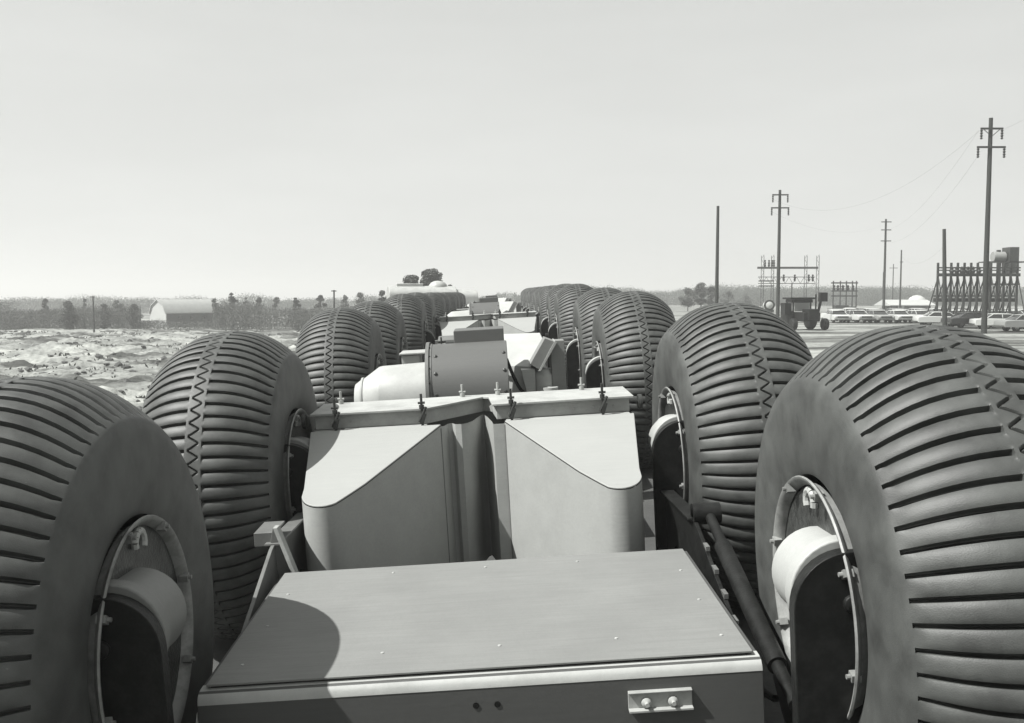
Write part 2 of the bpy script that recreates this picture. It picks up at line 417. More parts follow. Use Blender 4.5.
def make_hopper_car():
    Y1, Y2, Yc = 5.2, 9.5, 7.35
    car, off = car_root('train_car', Yc)
    P = lambda mb: mb.shift(-off)
    running_gear(car, off, Y1, Y2)
    # front deck: box with a rounded top edge and a separate top plate
    x0, x1, ya, yb, zt = -1.80, 1.38, 5.14, 7.26, -2.24
    prof = [(ya, -3.0), (ya, zt-.07)]
    for i in range(1, 7):
        a = math.pi/2*i/6; prof.append((ya+.06-.06*math.cos(a), zt-.06+.06*math.sin(a)))
    prof += [(yb, zt), (yb, -3.0)]
    d = MB(); d.prism([(x0, y, z) for y, z in prof], (x1-x0, 0, 0))
    body = P(d).build('deck_box', M['deckside'], car, bevel=.006)
    g = MB(); g.prism([(x0+.004, y, z) for y, z in [(ya-.002, zt-.062), (ya+.004, zt-.035), (ya+.02, zt-.012), (ya+.062, zt+.003), (ya+.12, zt+.004), (ya+.12, zt-.03), (ya+.02, zt-.07)]], (x1-x0-.008, 0, 0)); P(g).build('deck_lip', M['pale'], body, smooth=60)
    g = MB(); g.box(((x0+x1)/2, 6.21, zt+.008), (3.06, 1.98, .016))
    P(g).build('deck_gap_dark', M['black'], car)  # black sheet standing in for the shaded gap below the top plate
    t = MB(); t.box(((x0+x1)/2, 6.21, zt+.025), (3.10, 2.02, .014))
    tp = P(t).build('deck_plate', M['deck'], car, bevel=.004)
    def screw(x, y):
        sw = MB(); sw.lathe((x, y, zt+.032), (0, 0, 1), [(0, .011), (.005, .010), (.007, .004)], 10); P(sw).build('screw', M['rail'], tp)
    for k in range(3):
        for x in (-1.62, 1.22): screw(x, 5.45+k*.62)
    for x in (-.9, -.2, .5): screw(x, 7.05); screw(x+.1, 5.5)
    # latch plate with two bolts on the deck's front face, low at the right
    h = MB()
    xl, zl = .62, -2.425
    h.box((xl+.17, ya-.008, zl), (.36, .016, .11)); h.box((xl+.17, ya-.028, zl-.05), (.36, .05, .014)); h.box((xl+.17, ya-.02, zl+.05), (.36, .03, .008))
    lt = P(h).build('latch_plate', M['rail'], car, bevel=.003)
    for dx in (.09, .24):
        q = MB(); q.lathe((xl+dx, ya-.016, zl-.01), (0, -1, 0), [(0, .03), (.02, .028), (.03, .012), (.045, .012)], 12); P(q).build('bolt', M['pale'], lt)
    for x in (-.245, -.125):
        q = MB(); q.lathe((x, ya+.004, -2.40), (0, -1, 0), [(0, .018), (.008, .018)], 16); P(q).build('bolt_hole', M['black'], car)
    # corner angle at the left of the deck
    q = MB(); q.prism([(x0-.004, ya-.006, zt-.10), (x0-.06, ya-.006, -2.62), (x0-.004, ya-.006, -2.62)], (0, .1, 0))
    P(q).build('corner_angle', M['rail'], car, bevel=.004)
    # hopper body: one curtain wall in plan, cut along the lids
    path = []
    left = lid_outline(-1); right = lid_outline(1)
    for x, y in left: path.append((x, y, lz(y)))
    mid = [(-.29, 9.36, -1.47), (-.255, 9.50, -1.47), (-.215, 9.52, -1.47), (-.18, 9.44, -1.47), (-.12, 9.42, -1.47), (-.06, 9.47, -1.47), (-.01, 9.58, -1.47), (.03, 9.78, -1.47),
           (.07, 9.95, -1.47), (.10, 9.98, -1.47), (.14, 9.8, -1.47), (.19, 9.45, -1.47), (.20, 9.31, -1.47), (.30, 9.30, -1.47)]
    for x, y, z in mid: path.append((CX+x, y, z))
    for x, y in right[::-1]: path.append((x, y, lz(y)))
    n = len(path)
    hb = MB()
    vs = [(x, y, z) for x, y, z in path]+[(x, y, -3.0) for x, y, z in path]
    hb.add(vs, [(i, i+1, n+i+1, n+i) for i in range(n-1)])
    # outer sides and back
    bk = [(left[0][0], 9.3, -1.46), (left[0][0], 10.2, -1.44), (right[0][0], 10.2, -1.44), (right[0][0], 9.3, -1.46)]
    hb.add([p for p in bk]+[(x, y, -3.0) for x, y, z in bk], [(0, 1, 5, 4), (1, 2, 6, 5), (2, 3, 7, 6)])
    hp = P(hb).build('hopper_body', M['hopper'], car, smooth=40)
    for s, out in ((-1, left), (1, right)):
        m = MB(); m.prism([(x, y, lz(y)+.004) for x, y in out], (0, 0, .016))
        P(m).build('hopper_lid', M['lid'], hp, bevel=.006)
    # flanged rim behind the lids, notched in the middle
    rm = MB()
    fz, bz = -1.30, -1.30
    rp = [(-1.62, 9.42), (-.46, 9.40), (-.42, 9.44), (.10, 10.02), (.16, 9.98), (.20, 9.40), (.30, 9.40), (1.62, 9.42), (1.62, 10.22), (-1.62, 10.22)]
    rm.prism([(CX+x, y, -1.285) for x, y in rp], (0, 0, -.022))
    rp2 = [(-1.58, 9.47), (-.46, 9.45), (.11, 10.09), (.19, 10.0), (.24, 9.45), (1.58, 9.47), (1.58, 10.17), (-1.58, 10.17)]
    rm.prism([(CX+x, y, -1.309) for x, y in rp2], (0, 0, -.14))
    rm.box((CX-1.02, 9.40, -1.46), (1.12, .1, .02)); rm.box((CX+.95, 9.40, -1.46), (1.24, .1, .02))
    rail = P(rm).build('rim_rail', M['rail'], hp, bevel=.004)
    for x in (-1.36, -.5, .39, 1.30):
        P(clamp_mb(CX+x, 9.37, -1.285)).build('clamp', M['steel'], hp)
    for x in (-1.42, -.12, .26, 1.16):
        P(clamp_mb(CX+x, 10.12, -1.285, .18, False)).build('stud', M['rail'], hp)
    # support gussets and dampers at both sides
    for s in (-1, 1):
        xg = XC+s*1.66
        g = MB()
        g.prism([(xg, 8.6, -2.08), (xg, 7.42, -2.02), (xg, 7.30, -2.04), (xg, 5.6, -2.62), (xg, 5.6, -2.95), (xg, 8.6, -2.95)], (s*.03, 0, 0))
        g.box((xg+s*.02, 8.0, -2.055), (.12, 1.25, .02), Matrix.Rotation(R(-2.9), 3, 'X'))
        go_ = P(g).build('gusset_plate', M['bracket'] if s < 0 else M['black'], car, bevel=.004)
        b_ = MB()
        if s < 0:
            b_.prism([(-1.86, 7.36, -1.885), (-1.825, 7.36, -1.885), (-1.685, 7.33, -2.30), (-1.72, 7.33, -2.30)], (0, .09, 0))
            bp_ = MB(); bp_.prism([(-1.87, 7.40, -1.89), (-1.83, 7.40, -1.89), (-1.70, 7.40, -2.27), (-1.70, 7.40, -2.95), (-2.04, 7.40, -2.95), (-2.02, 7.40, -2.55)], (0, .03, 0))
            P(bp_).build('bracket_plate', M['bracket'], car, bevel=.004)
            bt = MB(); bt.box((-1.95, 7.62, -1.95), (.17, .36, .02)); bt.box((-1.95, 7.45, -2.0), (.17, .02, .1)); P(bt).build('bracket_tab', M['bracket'], car, bevel=.004)
            P(b_).build('bracket_edge', M['rail'], car, bevel=.004)
        else:
            b_.tube((xg+.13, 7.35, -2.0), (xg+.10, 5.15, -2.52), .04, n=24)
            b_.tube((xg+.12, 6.9, -2.11), (xg+.105, 5.5, -2.44), .062, n=24)
            b_.tube((xg+.0, 7.40, -1.99), (xg+.22, 7.40, -1.99), .085, n=20)
            b_.tube((xg+.0, 7.40, -1.99), (xg+.23, 7.40, -1.99), .04, n=12)
            P(b_).build('damper', M['black'], car, smooth=40)
            for k in range(5):
                e_ = MB(); e_.box((xg+.02, 7.0-k*.27, -2.14-k*.09), (.03, .11, .035)); P(e_).build('step_rung', M['bracket'], car)
    # grab roller at the outer back corner, left
    for s in (-1, 1):
        k_ = MB(); k_.lathe((CX+s*1.69, 9.5, -1.36), (s, 0, 0), [(-.03, .03), (-.02, .075), (.02, .075), (.03, .03)], 20)
        P(k_).build('side_roller', M['grease'], hp)
    for s, hx in ((-1, -1.86), (1, 1.46)):
        ho_ = MB(); prev = None
        for i in range(25):
            t_ = i/24; p = Vector((hx+s*.02*math.sin(t_*9), 5.2+t_*3.0, -2.50-.12*math.sin(t_*math.pi*3)))
            if prev: ho_.tube(prev, p, .022, n=10, cap=False)
            prev = p
        P(ho_).build('hose', M['black'], car, smooth=60)
    for s in (-1, 1):
        sm = MB(); sm.tube((CX+s*.318, 9.296, -1.48), (CX+s*.318, 9.296, -2.98), .006, n=6); P(sm).build('weld_seam', M['bracket'], hp)
        for k in range(5):
            q = MB(); q.lathe((CX+s*(.62+.2*k), 9.468, -1.385), (0, -1, 0), [(0, .014), (.008, .013), (.011, .005)], 10); P(q).build('rivet', M['rail'], rail)
    return car, Yc

def make_generator_car():
    Y1, Y2, Yc = 16.2, 20.5, 18.35
    car, off = car_root('train_car', Yc)
    P = lambda mb: mb.shift(-off)
    running_gear(car, off, Y1, Y2)
    ch = MB()
    for s in (-1, 1): ch.box((XC+s*.9, 13.3, -2.75), (.2, 5.6, .3))
    ch.box((XC, 13.4, -2.62), (3.0, 3.4, .05))
    P(ch).build('front_platform', M['machine'], car, bevel=.01)
    # cross-mounted generator: drum section with end flanges, then a pale cowl
    zc, yc, r = -1.62, 13.2, .70
    d = MB(); d.lathe((-.93, yc, zc), (1, 0, 0), [(0, .5), (.0, r), (1.04, r), (1.04, .5)], 64)
    dr = P(d).build('generator_drum', M['drum'], car, bevel=.012)
    fl = MB()
    fl.lathe((-1.0, yc, zc), (1, 0, 0), [(0, r+.035), (.045, r+.035)], 64)
    fl.lathe((-.965, yc, zc), (1, 0, 0), [(0, r+.01), (.045, r+.01)], 64)
    for xb in (-.86, .06):
        for dg in (6, 30, 54):
            a_ = R(dg); q = MB(); q.lathe((xb, yc-math.cos(a_)*r, zc+math.sin(a_)*r), (0, -math.cos(a_), math.sin(a_)), [(0, .024), (.014, .021), (.02, .008)], 10)
            P(q).build('drum_bolt', M['steel'], dr)
    P(fl).build('flange', M['bracket'], dr)
    b = MB(); b.box((-.27, 13.55, -.86), (.70, .6, .22)); P(b).build('junction_box', M['drum'], dr, bevel=.012)
    b = MB(); b.tube((-.80, 13.3, -.98), (-.80, 13.3, -.83), .012, n=8); b.tube((-.74, 13.35, -.93), (-.62, 13.35, -.93), .05, n=14)
    b.tube((-.85, 13.3, -.9), (-.66, 13.4, -.9), .018, n=8)
    P(b).build('cable_gland', M['steel'], dr)
    for k in range(9):
        a_ = R(20+k*17)
        q = MB(); q.lathe((-.955, yc-math.cos(a_)*(r+.012), zc+math.sin(a_)*(r+.012)), (0, -math.cos(a_), math.sin(a_)), [(0, .02), (.014, .017), (.02, .006)], 8); P(q).build('bolt', M['steel'], dr)
    for k, (xa, ya_, za, xb, yb_, zb) in enumerate([(-.6, 13.2, -1.0, -1.3, 14.9, -1.3), (.1, 13.4, -1.2, .5, 13.9, -1.7), (-.2, 13.8, -.9, -.1, 15.6, -1.9)]):
        hq = MB(); prev = None
        for i in range(15):
            t_ = i/14; p = Vector((xa+(xb-xa)*t_, ya_+(yb_-ya_)*t_, za+(zb-za)*t_-.25*math.sin(math.pi*t_)))
            if prev: hq.tube(prev, p, .025, n=8, cap=False)
            prev = p
        P(hq).build('cable', M['black'], car, smooth=60)
    c = MB(); zc2, r2 = -1.68, .50
    c.lathe((-1.0, yc, zc2), (-1, 0, 0), [(0, r2+.02), (.64, r2), (.68, r2-.01), (.90, .34), (.905, .355), (.93, .355), (.935, .33), (1.02, .27)], 64)
    P(c).build('cowl', M['pale'], car, smooth=25)
    # pale frame box behind the cowl
    f = MB()
    f.box((-1.38, 15.0, -1.45), (.28, .5, .55)); f.box((-1.3, 15.0, -1.15), (.5, .6, .03)); f.box((-1.0, 15.0, -1.42), (.3, .06, .05)); f.box((-1.0, 15.0, -1.6), (.3, .06, .05))
    P(f).build('terminal_cabinet', M['pale'], car, bevel=.008)
    a = MB(); a.lathe((-.95, 15.2, -1.35), (1, 0, 0), [(0, .2), (0, .42), (.32, .42), (.32, .2)], 40)
    P(a).build('blower_housing', M['bracket'], car, bevel=.01)
    # slanting pale shroud right of the drum
    s = MB()
    sh = [(.02, 14.6, -.95), (.42, 14.6, -.97), (.62, 14.0, -.97), (.42, 13.75, -1.33), (.02, 14.1, -1.45)]
    s.prism([(.0, 14.9, -.93), (.66, 14.9, -.95), (.66, 14.1, -.99), (.45, 13.7, -1.36), (.0, 14.2, -1.36)], (0, .0, -.9))
    P(s).build('air_shroud', M['hopper'], car, bevel=.01)
    l = MB()
    # louvre box, leaning
    l.prism([(.43, 13.45, -1.30), (.55, 13.45, -1.38), (.80, 13.45, -1.00), (.66, 13.45, -.94)], (0, .45, 0))
    lb = P(l).build('louvre_box', M['machine'], car, bevel=.006)
    e_ = MB(); e_.prism([(.545, 13.42, -1.40), (.575, 13.42, -1.40), (.825, 13.42, -1.01), (.80, 13.42, -.98)], (0, .5, 0))
    P(e_).build('louvre_edge', M['pale'], lb)
    p = MB(); p.box((.84, 13.7, -1.42), (.20, .3, .86)); P(p).build('side_cabinet', M['machine'], car, bevel=.008)
    v = MB(); v.lathe((.62, 13.7, -2.2), (0, 0, 1), [(0, .18), (.72, .18), (.80, .13), (.82, .0)], 32)
    v.lathe((.70, 13.42, -1.9), (0, 0, 1), [(0, .09), (.2, .09), (.2, .11), (.26, .11)], 20)
    P(v).build('filter_canister', M['hopper'], car, smooth=30)
    q = MB(); q.prism([(.30, 13.5, -1.38), (.50, 13.5, -1.38), (.48, 13.5, -2.1), (.44, 13.5, -2.1)], (0, .25, 0))
    P(q).build('support_web', M['hopper'], car, bevel=.005)
    # low body over the axles
    w = MB(); w.box((XC, 18.4, -2.35), (2.7, 4.6, .5)); w.box((XC-.3, 18.2, -1.85), (1.3, 1.6, .5)); w.lathe((XC+.8, 17.4, -1.9), (0, 1, 0), [(0, .3), (1.6, .3)], 32)
    P(w).build('car_body', M['machine'], car, bevel=.02)
    return car, Yc

hopper, hy = make_hopper_car(); gen, gy_ = make_generator_car()
grp = 'cars of the wheeled land train'
labels = ['nearest train car, with a flat grey foreground deck and twin pale wedge hoppers',
          'second train car from the viewer, carrying a grey drum generator with a white cone cowl',
          'third train car from the viewer, its pale hoppers showing just past the nearest drum generator',
          'fourth train car, with the distant grey drum just past the second pair of hoppers',
          'fifth train car, small and pale beyond the second drum',
          'sixth and farthest train car, tiny at the end of the tyre rows']
cars = [hopper, gen]
for k in range(4):
    cars.append(copy_tree(cars[k % 2]))
for k, c in enumerate(cars):
    c.location = (0, 0, 0); tag(c, labels[k], 'train car', grp)
    place_car(c, 7.35+11*k)

# ------------------------------------------------------------------ pale lead vehicle beyond the train, seen over the left tyres
def make_lead(loc, rz):
    e = empty('control_car', loc, rz)
    b = MB()
    prof = []
    for i in range(13):
        a = math.pi*i/12; prof.append((1.5*math.cos(a), 3.0+.75*math.sin(a)))
    poly = [(0, -1.5, .9)]+[(0, -x, z) for x, z in prof]+[(0, 1.5, .9)]
    b.prism([(-3.6, y, z) for _, y, z in poly], (5.6, 0, 0))
    b.prism([(2.0, y*.9, z*.93) for _, y, z in poly], (1.8, 0, 0))
    bd = b.build('body', M['pale'], e, bevel=.05)
    d = MB(); d.lathe((.6, 0, 3.6), (0, 0, 1), [(0, .8), (.2, .78), (.42, .6), (.55, .35), (.6, 0)], 32); d.build('roof_dome', M['pale'], bd, smooth=60)
    d = MB(); d.box((-1.8, 0, 3.8), (2.2, 1.0, .3)); d.build('roof_vent', M['pale'], bd, bevel=.05)
    for k in range(4):
        w = MB(); w.box((-2.9+k*1.3, -1.51, 2.5), (.8, .04, .5)); w.build('window', M['glass'], bd)
    for x in (-2.4, 2.6):
        for s in (-1, 1):
            w = MB(); w.lathe((x, s*1.5, .95), (0, 1, 0), [(-.3, .5), (-.35, .9), (-.2, .98), (.2, .98), (.35, .9), (.3, .5)], 32)
            w.build('wheel', M['rubber'], e, smooth=50)
    return e
p = T2W((-5.6, 80, ZG)); le = make_lead((p.x, p.y, ground(p.x, p.y)+.05), R(12))
tag(le, 'long pale vehicle with a domed roof, beyond the left tyres under the pines', 'vehicle')
p = T2W((-3.0, 74, ZG))

# ------------------------------------------------------------------ poles
def px_at(px, py, D):
    """world point that lies D metres ahead (used once to size far things)"""
    v = Rx(-PITCH) @ Vector(((px-512)/F, 1, (361.5-py)/F)); return EYE+v*(D/v.y)
def bar(mb, a, b, w): mb.tube(a, b, w, n=8)
def make_pole(px, top, D, r=.16, arms=(), lean=0, name='utility_pole', label='', braces=False, ins=True):
    t = px_at(px, top, D); g = ground(t.x, t.y)
    h = t.z-g
    e = empty(name, (t.x, t.y, g))
    m = MB(); m.tube((0, 0, -.5), (lean, 0, h), r*1.15, r*.75, n=12); m.build('pole', M['wood'], e, smooth=60)
    for (py, half) in arms:
        z = px_at(px, py, D).z-g; hw = half/F*D
        a = MB(); a.box((lean*z/h, -r, z), (2*hw, .12, .14)); ao = a.build('crossarm', M['arm'], e)
        if ins:
            for x in (-.92, .92):
                i_ = MB(); xx = lean*z/h+x*hw
                i_.lathe((xx, -r, z-.07), (0, 0, -1), [(0, .03), (.08, .12), (.2, .05), (.28, .12), (.4, .05), (.48, .12), (.6, .05), (.68, .12), (.76, .04)], 10)
                i_.build('insulator', M['steel'], ao)
    if braces:
        z = px_at(px, arms[0][0], D).z-g; hw = arms[0][1]/F*D
        a = MB()
        for s in (-1, 1): bar(a, (s*hw*.8, -r, z), (0, -r, z-hw*.7), .03)
        a.build('arm_brace', M['steel'], e)
    tag(e, label, 'utility pole', 'utility poles')
    return e, Vector((t.x+lean, t.y, t.z))
P1 = make_pole(718, 206, 90, .17, label='plain utility pole with no crossarm, standing above the second tyre in the right row')
P2 = make_pole(780, 190, 105, .19, [(195, 8), (208, 9)], label='tall utility pole with two crossarms in front of the metal switchyard frame')
P3 = make_pole(886, 219, 150, .19, [(222, 5), (230, 5), (241, 5)], label='utility pole with three short crossarms, left of the low shed roof', ins=False)
P4 = make_pole(893.5, 264, 240, .14, [(268, 4)], label='distant thin pole with one small crossarm just behind the shed roof', ins=False)
P5 = make_pole(901.5, 250, 170, .15, [(262, 1.5)], label='thin bare pole rising from the middle of the low shed roof', ins=False)
P6 = make_pole(883.5, 272, 200, .14, label='shortest bare pole, close to the left side of the triple-arm pole')
P7 = make_pole(948, 229, 88, .2, lean=-.35, label='leaning dark pole without crossarms in front of the timber rack')
P8 = make_pole(991, 118, 75, .2, [(129, 11), (147.5, 14)], label='tallest utility pole, with two wide crossarms, at the right edge above the timber rack', braces=True)
P9 = make_pole(93, 296, 140, .13, [(297, 2.5)], label='thin pole standing alone in front of the brush left of the white barn', ins=False)
P10 = make_pole(334, 290, 135, .14, [(291, 2.5)], label='thin pole showing above the third tyre of the left row', ins=False)
def wire(a, b, sag, label):
    m = MB(); prev = None
    for i in range(17):
        t = i/16; p = a.lerp(b, t)-Vector((0, 0, sag*4*t*(1-t)))
        if prev: m.tube(prev, p, .005, n=5, cap=False)
        prev = p
    o = m.build('power_line', M['steel'], smooth=0)
    tag(o, label, 'power line', 'power lines')
wire(P8[1]-Vector((.9, 0, .9)), P3[1]-Vector((.6, 0, 1.7)), 2.0, 'upper wire from the tallest pole down to the pole with three arms')
wire(P8[1]-Vector((.9, 0, 2.9)), P3[1]-Vector((.6, 0, 3.6)), 2.2, 'lower wire from the tallest pole down to the pole with three arms')
wire(P8[1]+Vector((.9, 0, -.9)), px_at(1100, 60, 60), .5, 'wire running out of the picture from the tallest pole')
wire(P2[1]-Vector((.8, 0, 1.0)), P8[1]-Vector((.9, 0, 1.0)), 3.2, 'long upper wire between the two-arm pole and the tallest pole')
wire(P2[1]-Vector((.8, 0, 2.4)), P3[1]-Vector((.6, 0, 1.0)), 1.6, 'wire from the two-arm pole to the pole with three arms')
wire(P7[1]-Vector((0, 0, 1.6)), P5[1]-Vector((0, 0, 1.0)), 1.5, 'wire from the leaning pole to the bare pole over the shed')

# ------------------------------------------------------------------ switchyard frames
def frame_mat(): return M['galv']
def make_switchyard():
    D = 150; k = D/F
    o = px_at(790, 303, D); g = ground(o.x, o.y)
    e = empty('switchyard_frame', (o.x, o.y, g))
    X = lambda px: (px-790)*k
    Z = lambda py: 3.5+(298-py)*k-g
    for px in (762, 772, 805, 817):
        m = MB()
        for dx in (-.2, .2): m.box((X(px)+dx, 0, Z(256)/2), (.07, .07, Z(256)))
        z = .5; s = 1
        while z < Z(258):
            bar(m, (X(px)-.2*s, 0, z), (X(px)+.2*s, 0, z+.7), .025); s = -s; z += .7
        m.build('post', M['galv'], e)
    m = MB(); m.box((X(787), 0, Z(268)), (X(817)-X(757), .45, .32)); m.build('main_beam', M['galv'], e)
    m = MB()
    for py in (277, 283.5):
        m.box((X(788), 1, Z(py)), (X(817)-X(760), .12, .1))
    x = X(760); s = 1
    while x < X(816):
        bar(m, (x, 1, Z(277 if s > 0 else 283.5)), (x+.6, 1, Z(283.5 if s > 0 else 277)), .03); x += .6; s = -s
    m.build('lattice_beam', M['galv'], e)
    m = MB(); m.box((X(767), .6, Z(281)), (X(775)-X(760), .5, .18)); m.box((X(767), .6, Z(286)), (X(775)-X(760), .5, .18)); m.build('switch_rack', M['steel'], e)
    for px in (765, 769, 772, 774, 784, 795, 809, 813):
        m = MB(); py = 262 if px < 776 else 276.5
        m.lathe((X(px), .4, Z(py+5)), (0, 0, 1), [(0, .1), (.3, .2), (.4, .1), (.6, .2), (.8, .1), (1.0, .18), (1.1, .06)], 10)
        m.build('insulator', M['steel'], e)
    m = MB(); m.box((X(791.5), 0, Z(283)/2), (.16, .16, Z(283))); m.build('strut_post', M['galv'], e)
    tag(e, 'wide metal switchyard frame with a thick crossbeam and insulators, behind the two-arm pole', 'switchyard frame')
make_switchyard()
def make_small_yard():
    D = 160; k = D/F; o = px_at(843, 303, D); g = ground(o.x, o.y)
    e = empty('switch_rack', (o.x, o.y, g))
    X = lambda px: (px-843)*k
    Z = lambda py: 3.5+(298-py)*k-g
    for px in (833, 840, 846, 852, 856):
        m = MB(); m.box((X(px), 0, Z(281)/2), (.16, .16, Z(281))); m.build('post', M['steel'], e)
    for py in (283, 291, 296):
        m = MB(); m.box((X(844.5), .2, Z(py)), (X(857)-X(831), .5, .22)); m.build('beam', M['steel'], e)
    for px in (834, 838, 843, 848, 853):
        m = MB(); m.lathe((X(px), .2, Z(290.5)), (0, 0, 1), [(0, .15), (.3, .3), (.5, .12), (.7, .25), (.9, .1)], 10); m.build('insulator', M['steel'], e)
    m = MB(); m.box((X(841), 0, .8), (2.2, 1.4, 1.6)); m.box((X(850), 0, .7), (1.5, 1.2, 1.4)); m.build('transformer', M['steel'], e, bevel=.05)
    tag(e, 'small dark switch rack with stacked crossbars right of the wide switchyard frame', 'switch rack')
make_small_yard()
def make_timber_rack():
    D = 105; k = D/F; o = px_at(970, 303, D); g = ground(o.x, o.y)
    e = empty('timber_rack', (o.x, o.y, g))
    X = lambda px: (px-970)*k
    Z = lambda py: 3.5+(298-py)*k-g
    for i in range(13):
        px = 937+i*6.6
        m = MB(); m.box((X(px), 0, Z(263)/2), (.2, .2, Z(263))); m.build('upright', M['wood'], e)
        m = MB(); bar(m, (X(px), .1, Z(280)), (X(px)-.55, 1.8, 0), .07); bar(m, (X(px), -.1, Z(276)), (X(px)+.5, -1.3, 0), .06); m.build('brace', M['wood'], e)
    for py, w in ((268, .15), (275, .34), (270.5, .12)):
        m = MB(); m.box((X(977), -.2, Z(py)), (X(1018)-X(936), .2, w)); m.build('beam', M['wood'], e)
    m = MB(); m.box((X(977), .6, Z(300)), (X(1018)-X(936), .3, .4)); m.box((X(977), .6, Z(296)), (X(1018)-X(936), .2, .15)); m.build('sill_beam', M['wood'], e)
    for px in (950, 955, 960, 966, 971, 977):
        m = MB(); m.lathe((X(px), -.2, Z(274)), (0, 0, 1), [(0, .15), (.3, .28), (.45, .15), (.7, .22), (.8, .05)], 10); m.build('insulator', M['steel'], e)
    tag(e, 'long timber rack of braced uprights behind the parked cars at right', 'rack')
    e = empty('elevated_tank', (px_at(1000, 262, 112).x, 112, ground(54, 112)))
    g2 = e.location.z; zt = px_at(0, 262, 112).z-g2
    m = MB(); m.tube((-.9, 0, zt+.6), (.5, 0, zt+.6), .6, n=28); m.build('tank', M['tank'], e, bevel=.04)
    m = MB(); m.box((1.2, 0, zt+.2), (1.1, 1.8, 3.0)); m.build('control_box', M['steel'], e, bevel=.03)
    m = MB()
    for x in (-1.3, 0, 1.3): m.box((x, 0, (zt+.05)/2), (.2, .2, zt+.05))
    m.box((.3, 0, zt-.02), (4.8, 1.8, .14)); m.box((.2, 0, zt-2.6), (4.4, .2, .2)); m.build('stand', M['steel'], e)
    m = MB(); m.tube((-.2, 0, zt+1.15), (-.2, 0, zt+1.4), .25, n=12); m.build('hatch', M['steel'], e)
    tag(e, 'pale horizontal tank on a tall stand behind the tallest pole', 'tank')
make_timber_rack()

# ------------------------------------------------------------------ shed, barn, fence
def make_shed():
    D = 185; k = D/F; o = px_at(903, 304, D); g = ground(o.x, o.y)
    e = empty('shed', (o.x, o.y, g)); X = lambda px: (px-903)*k
    m = MB(); w = X(925)-X(884); m.box((X(906), 0, .85), (X(925)-X(889), 6, 1.7)); m.build('wall', M['darkwall'], e)
    m = MB(); m.prism([(X(882), -4, 1.5), (X(882), 0, 2.5), (X(882), 4, 1.5), (X(882), 4, 1.35), (X(882), -4, 1.35)], (X(927)-X(882), 0, 0)); m.build('roof', M['roofing'], e)
    for px in (884, 893.5):
        m = MB(); m.box((X(px), -3.6, .7), (.2, .2, 1.4)); m.build('post', M['darkwall'], e)
    m = MB(); m.box((X(894), -3.4, .7), (1.1, .3, 1.4)); m.build('door', M['roofing'], e)
    tag(e, 'long low shed with a pale roof and dark walls behind the parked cars', 'shed')
    t = empty('domed_tank', (px_at(917, 300, 200).x, 200, ground(85, 200)))
    m = MB(); m.lathe((0, 0, 0), (0, 0, 1), [(0, 1.9), (2.2, 1.9), (2.9, 1.4), (3.3, .7), (3.4, 0)], 28); m.build('shell', M['white'], t, smooth=50)
    m = MB(); m.box((1.5, -2.0, 1.2), (.4, .1, 2.2)); m.build('ladder', M['galv'], t)
    tag(t, 'pale domed tank rising behind the right end of the shed roof', 'tank')
make_shed()
def make_barn():
    D = 172; o = px_at(158, 321, D); g = ground(o.x, o.y)-.2
    e = empty('barn', (o.x, o.y, g), R(-35))
    # ridge along local y; front gable faces local -y
    w, l = 2.4, 13
    gab = [(-w, 0), (-w, 2.8), (-w*.72, 4.1), (0, 5.1), (w*.72, 4.1), (w, 2.8), (w, 0)]
    m = MB(); m.prism([(x, 0, z) for x, z in gab], (0, .15, 0)); m.build('gable_wall', M['white'], e)
    m = MB(); m.box((w-.08, l/2, 1.38), (.12, l-.4, 2.76)); m.box((-w+.08, l/2, 1.38), (.12, l-.4, 2.76)); m.prism([(x*.985, l-.15, z*.985) for x, z in gab], (0, .12, 0)); m.build('side_wall', M['darkwall'], e)
    m = MB(); q = [(-w-.12, 2.7), (-w*.72, 4.16), (0, 5.18), (w*.72, 4.16), (w+.12, 2.7)]
    inn = [(x*.97, z-.12) for x, z in q]
    m.prism([(x, -.25, z) for x, z in q]+[(x, -.25, z) for x, z in inn[::-1]], (0, l+.4, 0)); m.build('roof', M['roofing'], e)
    for y in (3, 5.5, 8):
        m = MB(); m.box((w+.01, y, 1.8), (.06, .7, .5)); m.build('window', M['glass'], e)
    m = MB(); m.box((0, -.03, .9), (1.2, .06, 1.8)); m.build('door', M['roofing'], e)
    tag(e, 'white gable-fronted barn with a pale roof at the edge of the brush, left', 'barn')
make_barn()
def make_fence(pxa, pxb, D, label):
    a = px_at(pxa, 300, D); b_ = px_at(pxb, 300, D); e = empty('rail_fence', (a.x, D, ground(a.x, D)))
    n = 26; w = b_.x-a.x; pm = MB(); rm = MB()
    for i in range(n+1):
        m = MB(); m.box((w*i/n, 0, .6), (.12, .12, 1.2)); m.build('post', M['tank'], e)
    for z in (.35, .75, 1.12): rm.box((w/2, -.08, z), (w, .05, .1))
    rm.build('rail', M['tank'], e); tag(e, label, 'fence')
make_fence(828, 1040, 150, 'long low rail fence behind the rows of parked cars')

